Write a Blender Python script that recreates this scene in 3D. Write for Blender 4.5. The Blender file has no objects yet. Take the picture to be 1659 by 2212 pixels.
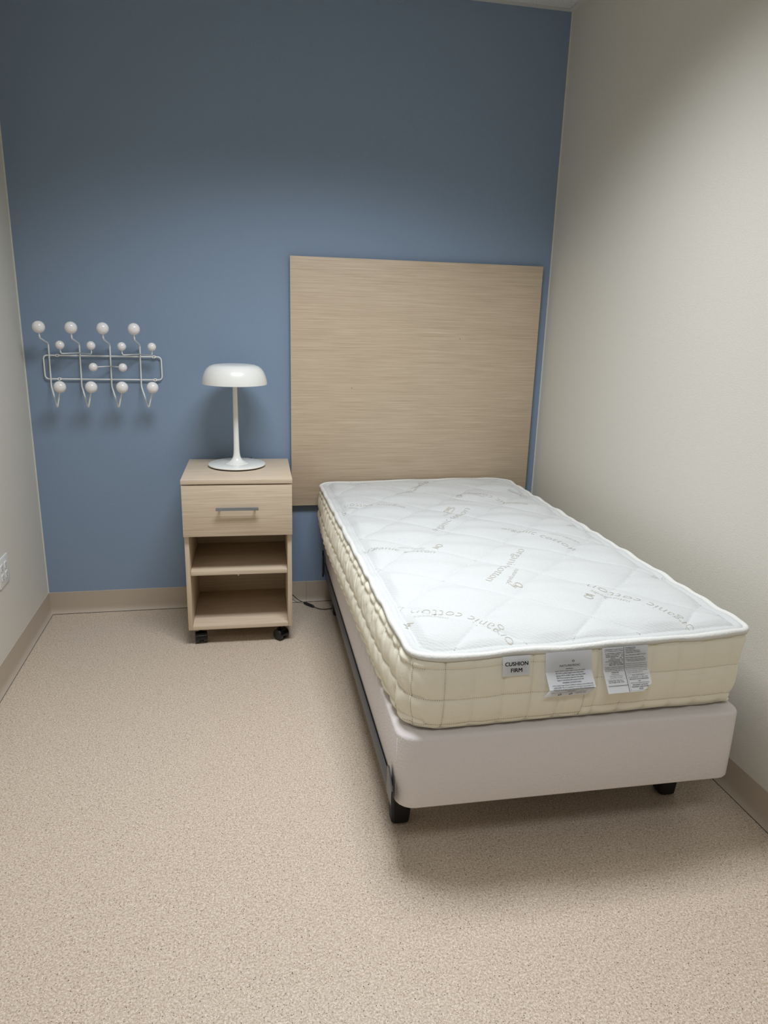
import bpy, bmesh, math, random
from mathutils import Vector, Matrix, noise
random.seed(7)
SC = bpy.context.scene
COL = SC.collection
PI = math.pi

# ------------------------------------------------------------------ camera
W_ROOM, H_ROOM, Y_FRONT = 2.4144, 2.7496, -6.40
F_PX = 1542.6
cam_d = bpy.data.cameras.new('camera')
cam = bpy.data.objects.new('camera', cam_d)
COL.objects.link(cam)
SC.camera = cam
cam_d.sensor_fit = 'HORIZONTAL'
cam_d.sensor_width = 36.0
cam_d.lens = 36.0 * F_PX / 1659.0
cam_d.clip_start = 0.02
CF = Vector((0.19489036, 0.94376849, -0.26705578))
CR = Vector((0.98048234, -0.19465856, 0.02761199))
CU = CR.cross(CF)
cam.matrix_world = Matrix(((CR.x, CU.x, -CF.x, 0.916),
                           (CR.y, CU.y, -CF.y, -3.4245),
                           (CR.z, CU.z, -CF.z, 1.4328),
                           (0, 0, 0, 1)))
CAM_POS = Vector((0.916, -3.4245, 1.4328))

# ------------------------------------------------------------------ light
world = bpy.data.worlds.new('world')
SC.world = world
world.use_nodes = True
world.node_tree.nodes['Background'].inputs[0].default_value = (0.8, 0.85, 1.0, 1)
world.node_tree.nodes['Background'].inputs[1].default_value = 0.02

def troffer_or_fill_lamp(name, x, y, power, sx=1.12, sy=0.50, spread=128, color=(0.95, 1.0, 1.07)):
    d = bpy.data.lights.new(name, 'AREA')
    d.shape = 'RECTANGLE'; d.size = sx; d.size_y = sy
    d.energy = power; d.color = color; d.spread = math.radians(spread)
    o = bpy.data.objects.new(name, d); COL.objects.link(o)
    o.location = (x, y, H_ROOM - 0.012)
    return o
troffer_or_fill_lamp('ceiling_or_fill_lamp', 1.207, -1.48, 50, sx=1.0, sy=0.5, spread=128)
troffer_or_fill_lamp('ceiling_or_fill_lamp', 1.207, -3.66, 23, spread=120)  # unseen fill lamp, added to brighten the front faces and near floor

SC.view_settings.view_transform = 'Standard'
SC.view_settings.look = 'None'
SC.view_settings.gamma = 1.0
SC.view_settings.use_curve_mapping = False
SC.view_settings.exposure = -0.72

# ------------------------------------------------------------------ helpers
def srgb(r, g, b):
    def f(c):
        c /= 255.0
        return c / 12.92 if c <= 0.04045 else ((c + 0.055) / 1.055) ** 2.4
    return (f(r), f(g), f(b), 1.0)

def tag(o, label=None, cat=None, group=None, kind=None):
    if label: o['label'] = label
    if cat: o['category'] = cat
    if group: o['group'] = group
    if kind: o['kind'] = kind
    return o

def empty(name, loc, rz=0.0):
    o = bpy.data.objects.new(name, None)
    COL.objects.link(o)
    o.location = loc; o.rotation_euler = (0, 0, rz)
    o.empty_display_size = 0.05
    return o

def link(name, bm, mat, parent=None, smooth=False, loc=None, auto=None):
    bmesh.ops.recalc_face_normals(bm, faces=bm.faces) if auto else None
    me = bpy.data.meshes.new(name)
    bm.to_mesh(me); bm.free()
    if smooth:
        me.polygons.foreach_set('use_smooth', [True] * len(me.polygons))
    me.materials.append(mat)
    o = bpy.data.objects.new(name, me)
    COL.objects.link(o)
    if parent is not None: o.parent = parent
    if loc is not None: o.location = loc
    return o

def sharp(o, deg=35):
    me = o.data
    me.polygons.foreach_set('use_smooth', [True] * len(me.polygons))
    me.set_sharp_from_angle(angle=math.radians(deg))
    return o

def bx(bm, x0, x1, y0, y1, z0, z1, bev=0.0, seg=2):
    xs, ys, zs = sorted((x0, x1)), sorted((y0, y1)), sorted((z0, z1))
    v = [bm.verts.new((x, y, z)) for x in xs for y in ys for z in zs]
    fs = [(0, 1, 3, 2), (4, 6, 7, 5), (0, 4, 5, 1), (2, 3, 7, 6), (0, 2, 6, 4), (1, 5, 7, 3)]
    faces = [bm.faces.new([v[i] for i in f]) for f in fs]
    if bev > 0:
        eds = list({e for f in faces for e in f.edges})
        bmesh.ops.bevel(bm, geom=eds, offset=bev, segments=seg, affect='EDGES', profile=0.5)

def box(name, mat, parent, x0, x1, y0, y1, z0, z1, bev=0.0012, seg=2):
    bm = bmesh.new(); bx(bm, x0, x1, y0, y1, z0, z1, bev, seg)
    return sharp(link(name, bm, mat, parent))

def tube(bm, pts, r, n=10, closed=False, cap=True, rf=None):
    pts = [Vector(p) for p in pts]
    m = len(pts); rings = []
    up = None
    for i, p in enumerate(pts):
        a = pts[(i - 1) % m] if (closed or i > 0) else p
        b = pts[(i + 1) % m] if (closed or i < m - 1) else p
        t = (b - a).normalized()
        if up is None:
            up = Vector((0, 0, 1)) if abs(t.z) < 0.9 else Vector((1, 0, 0))
        s = t.cross(up)
        if s.length < 1e-6: s = t.orthogonal()
        s.normalize(); up = s.cross(t).normalized()
        rr = rf(i) if rf else r
        rings.append([bm.verts.new(p + s * math.cos(2 * PI * k / n) * rr + up * math.sin(2 * PI * k / n) * rr) for k in range(n)])
    rng = range(m if closed else m - 1)
    for i in rng:
        A, B = rings[i], rings[(i + 1) % m]
        for k in range(n):
            bm.faces.new((A[k], A[(k + 1) % n], B[(k + 1) % n], B[k]))
    if not closed and cap:
        bm.faces.new(rings[0][::-1]); bm.faces.new(rings[-1])

def fillet(pts, r, n=6, closed=False):
    """round the corners of a polyline"""
    pts = [Vector(p) for p in pts]; out = []
    m = len(pts)
    for i, p in enumerate(pts):
        if not closed and i in (0, m - 1):
            out.append(p); continue
        a, b = pts[(i - 1) % m], pts[(i + 1) % m]
        da, db = (a - p), (b - p)
        k = min(r, da.length * 0.45, db.length * 0.45)
        A, B = p + da.normalized() * k, p + db.normalized() * k
        for j in range(n + 1):
            t = j / n
            out.append(A * (1 - t) ** 2 + p * 2 * t * (1 - t) + B * t * t)
    return out

def lathe(bm, prof, n=48, c=(0, 0, 0), close=False):
    rings = []
    for r, z in prof:
        if r < 1e-6:
            rings.append([bm.verts.new((c[0], c[1], c[2] + z))])
        else:
            rings.append([bm.verts.new((c[0] + r * math.cos(2 * PI * k / n), c[1] + r * math.sin(2 * PI * k / n), c[2] + z)) for k in range(n)])
    for A, B in zip(rings, rings[1:]):
        if len(A) == 1 and len(B) == 1: continue
        for k in range(n):
            j = (k + 1) % n
            if len(A) == 1: bm.faces.new((A[0], B[j], B[k]))
            elif len(B) == 1: bm.faces.new((A[k], A[j], B[0]))
            else: bm.faces.new((A[k], A[j], B[j], B[k]))

def sstep(a, b, x):
    t = max(0.0, min(1.0, (x - a) / (b - a)))
    return t * t * (3 - 2 * t)

# ------------------------------------------------------------------ materials
def new_mat(name):
    m = bpy.data.materials.new(name); m.use_nodes = True
    nt = m.node_tree
    return m, nt, nt.nodes['Principled BSDF']

def N(nt, kind, **kw):
    n = nt.nodes.new(kind)
    for k, v in kw.items():
        if k.startswith('i_'):
            key = k[2:]
            key = int(key) if key.isdigit() else key.replace('_', ' ')
            n.inputs[key].default_value = v
        else: setattr(n, k, v)
    return n

def plain(name, col, rough=0.5, metal=0.0, spec=0.5, coat=0.0, bump=0.0, bscale=300.0, var=0.0, vscale=20.0, detail=2.0):
    m, nt, b = new_mat(name)
    b.inputs['Base Color'].default_value = col
    b.inputs['Roughness'].default_value = rough
    b.inputs['Metallic'].default_value = metal
    b.inputs['Specular IOR Level'].default_value = spec
    b.inputs['Coat Weight'].default_value = coat
    tc = N(nt, 'ShaderNodeTexCoord')
    if bump:
        t = N(nt, 'ShaderNodeTexNoise', i_Scale=bscale, i_Detail=detail)
        bp = N(nt, 'ShaderNodeBump', i_Distance=bump, i_Strength=1.0)
        nt.links.new(tc.outputs['Object'], t.inputs['Vector'])
        nt.links.new(t.outputs['Fac'], bp.inputs['Height'])
        nt.links.new(bp.outputs['Normal'], b.inputs['Normal'])
    if var:
        t = N(nt, 'ShaderNodeTexNoise', i_Scale=vscale, i_Detail=3.0)
        mx = N(nt, 'ShaderNodeMix', data_type='RGBA')
        mx.inputs[6].default_value = tuple(c * (1 - var) for c in col[:3]) + (1,)
        mx.inputs[7].default_value = tuple(min(1, c * (1 + var)) for c in col[:3]) + (1,)
        nt.links.new(tc.outputs['Object'], t.inputs['Vector'])
        nt.links.new(t.outputs['Fac'], mx.inputs[0])
        nt.links.new(mx.outputs[2], b.inputs['Base Color'])
    return m

def wood_mat(name, light, dark, axis='x', rough=0.45):
    """pale laminate with fine straight grain running along one axis"""
    m, nt, b = new_mat(name)
    tc = N(nt, 'ShaderNodeTexCoord')
    outs = []
    along = {'x': 0, 'y': 1, 'z': 2}[axis]
    def layer(s_al, s_ac, det, rgh=0.6):
        mp = N(nt, 'ShaderNodeMapping')
        sc = [s_ac] * 3; sc[along] = s_al
        mp.inputs['Scale'].default_value = sc
        t = N(nt, 'ShaderNodeTexNoise', i_Scale=1.0, i_Detail=det, i_Roughness=rgh, i_Distortion=0.15)
        nt.links.new(tc.outputs['Object'], mp.inputs['Vector'])
        nt.links.new(mp.outputs['Vector'], t.inputs['Vector'])
        return t.outputs['Fac']
    fine = layer(5.0, 330.0, 3.0)
    mid = layer(2.6, 150.0, 3.0)
    wide = layer(0.5, 9.0, 2.0)
    r1 = N(nt, 'ShaderNodeMapRange'); r1.inputs[1].default_value = 0.30; r1.inputs[2].default_value = 0.70
    nt.links.new(fine, r1.inputs[0])
    r2 = N(nt, 'ShaderNodeMapRange'); r2.inputs[1].default_value = 0.34; r2.inputs[2].default_value = 0.68
    nt.links.new(mid, r2.inputs[0])
    a = N(nt, 'ShaderNodeMath', operation='MULTIPLY_ADD', i_1=0.62); nt.links.new(r1.outputs[0], a.inputs[0])
    a2 = N(nt, 'ShaderNodeMath', operation='MULTIPLY', i_1=0.26); nt.links.new(r2.outputs[0], a2.inputs[0]); nt.links.new(a2.outputs[0], a.inputs[2])
    a3 = N(nt, 'ShaderNodeMath', operation='MULTIPLY_ADD', i_1=0.14); nt.links.new(wide, a3.inputs[0]); nt.links.new(a.outputs[0], a3.inputs[2])
    cr = N(nt, 'ShaderNodeValToRGB')
    cr.color_ramp.elements[0].position = 0.08; cr.color_ramp.elements[0].color = dark
    cr.color_ramp.elements[1].position = 0.92; cr.color_ramp.elements[1].color = light
    nt.links.new(a3.outputs[0], cr.inputs[0])
    nt.links.new(cr.outputs[0], b.inputs['Base Color'])
    bp = N(nt, 'ShaderNodeBump', i_Distance=0.0002, i_Strength=0.6)
    nt.links.new(a3.outputs[0], bp.inputs['Height']); nt.links.new(bp.outputs[0], b.inputs['Normal'])
    b.inputs['Roughness'].default_value = rough
    b.inputs['Specular IOR Level'].default_value = 0.4
    return m

def floor_mat():
    m, nt, b = new_mat('speckled_sheet_flooring')
    tc = N(nt, 'ShaderNodeTexCoord')
    base = srgb(200, 183, 160)
    t1 = N(nt, 'ShaderNodeTexNoise', i_Scale=190.0, i_Detail=3.0, i_Roughness=0.7)
    nt.links.new(tc.outputs['Object'], t1.inputs['Vector'])
    cr = N(nt, 'ShaderNodeValToRGB')
    e = cr.color_ramp.elements
    e[0].position = 0.36; e[0].color = srgb(170, 153, 133)
    e[1].position = 0.64; e[1].color = srgb(216, 201, 185)
    m1 = e.new(0.48); m1.color = srgb(194, 177, 157)
    nt.links.new(t1.outputs['Fac'], cr.inputs[0])
    def specks(scale, size, frac, prev, col):
        vo = N(nt, 'ShaderNodeTexVoronoi', i_Scale=scale, i_Randomness=1.0)
        nt.links.new(tc.outputs['Object'], vo.inputs['Vector'])
        lt = N(nt, 'ShaderNodeMath', operation='LESS_THAN', i_1=size)
        nt.links.new(vo.outputs['Distance'], lt.inputs[0])
        sp = N(nt, 'ShaderNodeSeparateColor'); nt.links.new(vo.outputs['Color'], sp.inputs[0])
        l2 = N(nt, 'ShaderNodeMath', operation='LESS_THAN', i_1=frac)
        nt.links.new(sp.outputs[0], l2.inputs[0])
        mu = N(nt, 'ShaderNodeMath', operation='MULTIPLY')
        nt.links.new(lt.outputs[0], mu.inputs[0]); nt.links.new(l2.outputs[0], mu.inputs[1])
        mx = N(nt, 'ShaderNodeMix', data_type='RGBA'); mx.inputs[7].default_value = col
        nt.links.new(mu.outputs[0], mx.inputs[0]); nt.links.new(prev, mx.inputs[6])
        return mx.outputs[2]
    c = specks(330, 0.36, 0.30, cr.outputs[0], srgb(160, 140, 118))
    c = specks(300, 0.36, 0.16, c, srgb(232, 217, 198))
    c = specks(170, 0.24, 0.20, c, srgb(128, 110, 92))
    c = specks(105, 0.15, 0.16, c, srgb(84, 72, 62))
    nt.links.new(c, b.inputs['Base Color'])
    b.inputs['Roughness'].default_value = 0.42
    b.inputs['Specular IOR Level'].default_value = 0.35
    t2 = N(nt, 'ShaderNodeTexNoise', i_Scale=260.0, i_Detail=2.0)
    nt.links.new(tc.outputs['Object'], t2.inputs['Vector'])
    bp = N(nt, 'ShaderNodeBump', i_Distance=0.0006, i_Strength=0.5)
    nt.links.new(t2.outputs['Fac'], bp.inputs['Height']); nt.links.new(bp.outputs[0], b.inputs['Normal'])
    return m

def knit_mat():
    m, nt, b = new_mat('white_knit_ticking')
    tc = N(nt, 'ShaderNodeTexCoord')
    w = N(nt, 'ShaderNodeTexWave', wave_type='BANDS', bands_direction='DIAGONAL', i_Scale=42.0, i_Distortion=5.0, i_Detail=2.0, i_Detail_Scale=3.0)
    nt.links.new(tc.outputs['Object'], w.inputs['Vector'])
    n = N(nt, 'ShaderNodeTexNoise', i_Scale=420.0, i_Detail=2.0)
    nt.links.new(tc.outputs['Object'], n.inputs['Vector'])
    n3 = N(nt, 'ShaderNodeTexNoise', i_Scale=9.0, i_Detail=3.0)
    nt.links.new(tc.outputs['Object'], n3.inputs['Vector'])
    ad = N(nt, 'ShaderNodeMath', operation='MULTIPLY_ADD', i_1=0.8)
    nt.links.new(n.outputs['Fac'], ad.inputs[0]); nt.links.new(w.outputs['Fac'], ad.inputs[2])
    bp = N(nt, 'ShaderNodeBump', i_Distance=0.00075, i_Strength=0.55)
    nt.links.new(ad.outputs[0], bp.inputs['Height'])
    bp2 = N(nt, 'ShaderNodeBump', i_Distance=0.004, i_Strength=0.35)
    nt.links.new(n3.outputs['Fac'], bp2.inputs['Height']); nt.links.new(bp.outputs[0], bp2.inputs['Normal'])
    nt.links.new(bp2.outputs[0], b.inputs['Normal'])
    b.inputs['Base Color'].default_value = srgb(204, 205, 203)
    b.inputs['Roughness'].default_value = 0.85
    b.inputs['Specular IOR Level'].default_value = 0.2
    b.inputs['Sheen Weight'].default_value = 0.15
    return m

def tile_mat():
    m, nt, b = new_mat('pitted_ceiling_tile')
    tc = N(nt, 'ShaderNodeTexCoord')
    vo = N(nt, 'ShaderNodeTexVoronoi', i_Scale=95.0)
    nt.links.new(tc.outputs['Object'], vo.inputs['Vector'])
    lt = N(nt, 'ShaderNodeMath', operation='LESS_THAN', i_1=0.13); nt.links.new(vo.outputs['Distance'], lt.inputs[0])
    mx = N(nt, 'ShaderNodeMix', data_type='RGBA')
    mx.inputs[6].default_value = srgb(232, 231, 226); mx.inputs[7].default_value = srgb(88, 86, 82)
    nt.links.new(lt.outputs[0], mx.inputs[0]); nt.links.new(mx.outputs[2], b.inputs['Base Color'])
    b.inputs['Roughness'].default_value = 0.95
    return m

M_BLUE = plain('blue_wall_paint', srgb(136, 155, 178), 0.62, spec=0.25, bump=0.0006, bscale=260)
M_WALL = plain('cream_wall_paint', srgb(218, 214, 203), 0.55, spec=0.3, bump=0.0008, bscale=260)
M_BASE = plain('taupe_vinyl_cove_base', srgb(186, 172, 155), 0.45, spec=0.4, var=0.02)
M_GAP = plain('dark_joint', srgb(40, 35, 32), 0.9)
M_CAULK = plain('white_caulk', srgb(226, 222, 212), 0.6)
M_FLOOR = floor_mat()
M_TILE = tile_mat()
M_GRID = plain('ceiling_grid_metal', srgb(208, 206, 200), 0.5)
M_LENS = plain('frosted_light_lens', srgb(240, 240, 236), 0.4)
M_WOOD = wood_mat('pale_oak_laminate', srgb(224, 207, 184), srgb(192, 172, 146), 'x')
M_WOODZ = wood_mat('pale_oak_laminate_upright', srgb(224, 207, 184), srgb(194, 174, 148), 'z')
M_WOODH = wood_mat('pale_oak_headboard_laminate', srgb(219, 201, 176), srgb(186, 165, 139), 'x')
M_BLACK = plain('black_plastic', srgb(14, 14, 16), 0.3, spec=0.5)
M_FOOT = plain('matt_black_plastic', srgb(13, 12, 13), 0.6)
M_RAIL = plain('dark_powder_coated_steel', srgb(66, 68, 74), 0.45, spec=0.5)
M_CHROME = plain('brushed_grey_metal', srgb(150, 156, 162), 0.35, metal=0.7)
M_WHITE = plain('white_lacquered_metal', srgb(238, 238, 232), 0.25, spec=0.5, coat=0.2)
M_WIRE = plain('white_powder_coated_wire', srgb(238, 238, 234), 0.3)
M_BALL = plain('white_lacquered_wood', srgb(243, 240, 237), 0.16, spec=0.5, coat=0.3)
M_PLATE = plain('white_wall_plate_plastic', srgb(226, 226, 222), 0.4)
M_KNIT = knit_mat()
M_TAPE = plain('white_binding_tape', srgb(220, 219, 213), 0.8, bump=0.001, bscale=180)
M_CREAM = plain('natural_cotton_sateen', srgb(237, 231, 211), 0.62, spec=0.35, bump=0.0006, bscale=120, var=0.015)
M_BOXF = plain('cream_box_spring_fabric', srgb(221, 214, 211), 0.85, spec=0.2, bump=0.0016, bscale=150, detail=3)
M_THREAD = plain('dark_thread', srgb(140, 120, 92), 0.9)
M_QTHREAD = plain('pale_grey_thread', srgb(176, 174, 165), 0.9)
M_PRINT = plain('taupe_woven_lettering', srgb(184, 179, 164), 0.9)
M_LABEL = plain('white_satin_label', srgb(248, 250, 254), 0.6)
M_INK = plain('black_ink', srgb(20, 20, 22), 0.7)
M_CORD = plain('dark_grey_cable', srgb(40, 42, 48), 0.5)

def structure(o): o['kind'] = 'structure'; return o

# ------------------------------------------------------------------ room shell
def wall(name, mat, *b):
    bm = bmesh.new(); bx(bm, *b)
    return structure(link(name, bm, mat))
T = 0.1
floor_o = wall('floor', M_FLOOR, -T, W_ROOM + T, Y_FRONT - T, T, -0.08, 0)
w_back = wall('wall_back', M_BLUE, -T, W_ROOM + T, 0, T, 0, H_ROOM + 0.1)
w_left = wall('wall_left', M_WALL, -T, 0, Y_FRONT, 0, 0, H_ROOM + 0.1)
w_right = wall('wall_right', M_WALL, W_ROOM, W_ROOM + T, Y_FRONT, 0, 0, H_ROOM + 0.1)
w_front = wall('wall_front', M_WALL, -T, W_ROOM + T, Y_FRONT - T, Y_FRONT, 0, H_ROOM + 0.1)

# suspended ceiling: plenum deck, tiles, grid bars, wall angle, recessed fixtures
ceil = wall('ceiling', M_TILE, 0, W_ROOM, Y_FRONT, 0, H_ROOM + 0.03, H_ROOM + 0.1)
xe = [0.0, 0.597, 1.207, 1.817, W_ROOM]
ye = [0.0, -0.61, -1.22, -1.83, -2.44, -3.05, -3.66, -4.27, -4.88, -5.49, -6.10, Y_FRONT]
lights_at = {(1, 2), (2, 2), (1, 7), (2, 7)}
for i in range(4):
    for j in range(11):
        if (i, j) in lights_at: continue
        box('ceiling_tile', M_TILE, ceil, xe[i] + 0.004, xe[i + 1] - 0.004, ye[j] - 0.004, ye[j + 1] + 0.004, H_ROOM + 0.003, H_ROOM + 0.019, 0.0015)
for x in xe[1:-1]:
    for j in range(11):
        if x == 1.207 and j in (2, 7): continue
        box('grid_bar', M_GRID, ceil, x - 0.012, x + 0.012, ye[j] - 0.0121, ye[j + 1] + 0.0121, H_ROOM, H_ROOM + 0.003, 0)
for y in ye[1:-1]:
    box('grid_bar', M_GRID, ceil, 0.012, W_ROOM - 0.012, y - 0.012, y + 0.012, H_ROOM - 0.0005, H_ROOM + 0.0025, 0)
for nm, b in (('back', (0.0, W_ROOM, -0.022, 0)), ('left', (0, 0.022, Y_FRONT, -0.022)), ('right', (W_ROOM - 0.022, W_ROOM, Y_FRONT, -0.022)), ('front', (0, W_ROOM, Y_FRONT, Y_FRONT + 0.022))):
    bm = bmesh.new(); bx(bm, b[0], b[1], b[2], b[3], H_ROOM - 0.002, H_ROOM + 0.0025)
    link('wall_angle', bm, M_GRID, ceil)
for yc in (-1.525, -4.575):  # the farther housing is unseen, added to go with the fill lamp
    bm = bmesh.new()
    for a in ((0.609, 0.625, -0.29, 0.29), (1.789, 1.805, -0.29, 0.29), (0.609, 1.805, -0.293, -0.277), (0.609, 1.805, 0.277, 0.293)):
        bx(bm, a[0], a[1], yc + a[2], yc + a[3], H_ROOM - 0.004, H_ROOM + 0.02)
    link('light_frame', bm, M_GRID, ceil)
    bm = bmesh.new(); bx(bm, 0.6, 1.814, yc - 0.3, yc + 0.3, H_ROOM + 0.008, H_ROOM + 0.012)
    link('light_lens', bm, M_LENS, ceil)

# caulk lines at the corners where blue meets cream
for nm, x0, x1 in (('trim_1', 0.0, 0.004), ('trim_2', W_ROOM - 0.0045, W_ROOM)):
    structure(box(nm, M_CAULK, None, x0, x1, -0.0035, 0, 0.106, H_ROOM - 0.002, 0))

# vinyl cove base
HB = 0.107
PROF = [(0.0, HB + 0.001), (0.0028, HB), (0.0034, 0.03), (0.0045, 0.020), (0.0080, 0.010), (0.0135, 0.0045), (0.0150, 0.0022)]
def cove(bm, along, nrm, a, b, base):
    """extrude the cove profile from a to b along a unit axis"""
    al, nr = Vector(along), Vector(nrm); base = Vector(base)
    rows = []
    for s in (a, b):
        rows.append([bm.verts.new(base + al * s + nr * d + Vector((0, 0, z))) for d, z in PROF])
    for i in range(len(PROF) - 1):
        bm.faces.new((rows[0][i], rows[1][i], rows[1][i + 1], rows[0][i + 1]))
    rows0 = [bm.verts.new(base + al * s + Vector((0, 0, z))) for s, z in ((a, 0.0022), (b, 0.0022))]
    bm.faces.new((rows[0][-1], rows[1][-1], rows0[1], rows0[0]))
def baseboard(name, along, nrm, segs, base):
    root = None
    for k, (a, b) in enumerate(segs):
        bm = bmesh.new(); cove(bm, along, nrm, a, b, base)
        o = link(name if k == 0 else 'cove_strip', bm, M_BASE, root, auto=True)
        if k == 0: root = structure(o)
        sharp(o, 60)
    bm = bmesh.new()
    p0 = Vector(base) + Vector(along) * segs[0][0]; p1 = Vector(base) + Vector(along) * segs[-1][1] + Vector(nrm) * 0.0158
    bx(bm, p0.x, p1.x, p0.y, p1.y, 0.0004, 0.0021)
    link('floor_joint', bm, M_GAP, root)
    return root
baseboard('baseboard_back', (1, 0, 0), (0, -1, 0), ((0.0, 1.2275), (1.2285, W_ROOM)), (0, 0, 0))
baseboard('baseboard_left', (0, -1, 0), (1, 0, 0), ((0.0, 1.9), (1.901, -Y_FRONT)), (0, 0, 0))
baseboard('baseboard_right', (0, -1, 0), (-1, 0, 0), ((0.0, -Y_FRONT),), (W_ROOM, 0, 0))
baseboard('baseboard_front', (1, 0, 0), (0, 1, 0), ((0.0, W_ROOM),), (0, Y_FRONT, 0))

# ------------------------------------------------------------------ headboard
hb = tag(empty('headboard', (1.1551, -0.009, 0.5154)), 'large square pale oak laminate panel mounted on the blue wall behind the bed', 'headboard')
HW, HH = 1.209, 1.1576
box('panel', M_WOODH, hb, 0, HW, -0.018, 0, 0, HH, 0.0008)
for x in (0.25, 0.93):
    box('mounting_cleat', M_FOOT, hb, x, x + 0.08, 0.0002, 0.0088, 0.15, HH - 0.15, 0)
for px, pz in ((1.9665, 1.327), (1.4435, 1.089)):
    bm = bmesh.new(); lathe(bm, [(0, 0.0005), (0.0018, 0.0005), (0.0018, 0)], 10)
    o = link('pin_mark', bm, M_GAP, hb); o.rotation_euler = (PI / 2, 0, 0); o.location = (px - 1.1551, -0.0181, pz - 0.5154)

# ------------------------------------------------------------------ nightstand
NSX, NSY, NSR = 0.6808, -0.03, -0.0233
ns = tag(empty('nightstand', (NSX, NSY, 0), NSR), 'pale oak laminate nightstand on black casters with one drawer and two open shelves', 'nightstand')
NW, ND, NZ0, NZ1 = 0.4561, 0.4402, 0.0763, 0.7537
box('top_panel', M_WOOD, ns, 0, NW, -ND, 0, NZ1 - 0.0185, NZ1, 0.0007)
box('side_panel', M_WOODZ, ns, 0.003, 0.0215, -ND + 0.019, -0.001, NZ0, NZ1 - 0.0187, 0.0006)
box('side_panel', M_WOODZ, ns, NW - 0.0215, NW - 0.003, -ND + 0.019, -0.001, NZ0, NZ1 - 0.0187, 0.0006)
box('bottom_panel', M_WOOD, ns, 0.0217, NW - 0.0217, -ND + 0.019, -0.001, NZ0, NZ0 + 0.018, 0.0006)
box('shelf', M_WOOD, ns, 0.0225, NW - 0.0225, -ND + 0.026, -0.02, 0.327, 0.345, 0.0006)
box('back_panel', M_WOOD, ns, 0.0217, NW - 0.0217, -0.010, -0.003, NZ0 + 0.0182, NZ1 - 0.0188, 0)
dr = box('drawer', M_WOOD, ns, 0.0015, NW - 0.0015, -ND, -ND + 0.018, 0.510, NZ1 - 0.0235, 0.0006)
bm = bmesh.new()
for a in ((0.026, 0.036, 0.525), (NW - 0.036, NW - 0.026, 0.525)):
    bx(bm, a[0], a[1], -ND + 0.0182, -0.03, a[2], 0.69)
bx(bm, 0.036, NW - 0.036, -ND + 0.0182, -0.03, 0.521, 0.527); bx(bm, 0.036, NW - 0.036, -0.036, -0.03, 0.527, 0.69)
link('drawer_box', bm, M_WOOD, dr)
bm = bmesh.new()
bx(bm, 0.139, 0.314, -ND - 0.030, -ND - 0.021, 0.628, 0.641, 0.0012)
for x in (0.150, 0.295): bx(bm, x, x + 0.008, -ND - 0.0215, -ND - 0.0001, 0.629, 0.634)
sharp(link('handle', bm, M_CHROME, dr))
bm = bmesh.new(); lathe(bm, [(0, -0.009), (0.002, -0.008), (0.0028, -0.004), (0.004, -0.001), (0.004, 0)], 10)
o = link('shelf_pin', bm, M_PLATE, ns, smooth=True); o.location = (0.222, -ND + 0.034, 0.3268)
def caster(x, y, ang):
    bm = bmesh.new()
    # hood: half drum between the wheels, plus stem and plate
    n = 16; R = 0.0255
    L = []
    for k in range(n + 1):
        a = -0.35 + (PI + 0.5) * k / n
        L.append((math.cos(a) * (R + 0.001), math.sin(a) * (R + 0.001)))
    v0 = [bm.verts.new((-0.0125, p, q + 0.026)) for p, q in L]; v1 = [bm.verts.new((0.0125, p, q + 0.026)) for p, q in L]
    for k in range(n): bm.faces.new((v0[k], v0[k + 1], v1[k + 1], v1[k]))
    bm.faces.new(v0[::-1]); bm.faces.new(v1); bm.faces.new((v0[0], v1[0], v1[-1], v0[-1]))
    lathe(bm, [(0, 0.074), (0.006, 0.074), (0.006, 0.050), (0.010, 0.050), (0.010, 0.044), (0, 0.044)], 12, (0, 0.012, 0))
    bx(bm, -0.022, 0.022, -0.010, 0.034, 0.0735, 0.0761)
    c = sharp(link('caster', bm, M_BLACK, ns, auto=True), 40)
    c.location = (x, y, 0); c.rotation_euler = (0, 0, ang)
    for s in (-1, 1):
        bm = bmesh.new()
        lathe(bm, [(0, -0.0115), (0.019, -0.0115), (0.0245, -0.009), (0.0258, -0.004), (0.0258, 0.006), (0.024, 0.0085), (0, 0.0085)], 28)
        w = link('wheel', bm, M_BLACK, c, auto=True)
        sharp(w, 30); w.rotation_euler = (0, s * PI / 2, 0); w.location = (s * 0.0175, 0, 0.026)
caster(0.052, -ND + 0.060, 0.12)
caster(NW - 0.052, -ND + 0.055, 0.75)
caster(0.052, -0.075, 0.5)
caster(NW - 0.052, -0.075, -0.3)

# ------------------------------------------------------------------ table lamp
LZ = NZ1 + 0.0003
lamp = tag(empty('table_lamp', (0.899, -0.193, LZ)), 'white table lamp with domed metal shade standing on the nightstand', 'lamp')
bm = bmesh.new(); lathe(bm, [(0, 0), (0.118, 0), (0.121, 0.002), (0.121, 0.0055), (0, 0.0055)], 64)
sharp(link('base_foot', bm, M_FOOT, lamp, auto=True))
bm = bmesh.new(); lathe(bm, [(0, 0.0057), (0.1255, 0.0057), (0.127, 0.0075), (0.1265, 0.0105), (0.1235, 0.0125), (0.0560, 0.0130), (0.0556, 0.0118), (0.0548, 0.0118), (0.0544, 0.0130), (0, 0.0130)], 72)
sharp(link('base_disc', bm, M_WHITE, lamp, auto=True), 50)
prof = [(0, 0.0132), (0.0535, 0.0132), (0.053, 0.0140), (0.046, 0.0160), (0.036, 0.0200), (0.027, 0.0262), (0.0205, 0.0340), (0.0165, 0.0440), (0.0142, 0.0570), (0.0130, 0.0750), (0.0122, 0.12), (0.0112, 0.20), (0.0104, 0.28), (0.0100, 0.345), (0.0100, 0.405), (0, 0.405)]
bm = bmesh.new(); lathe(bm, prof, 40)
sharp(link('stem', bm, M_WHITE, lamp, auto=True), 60)
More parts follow.
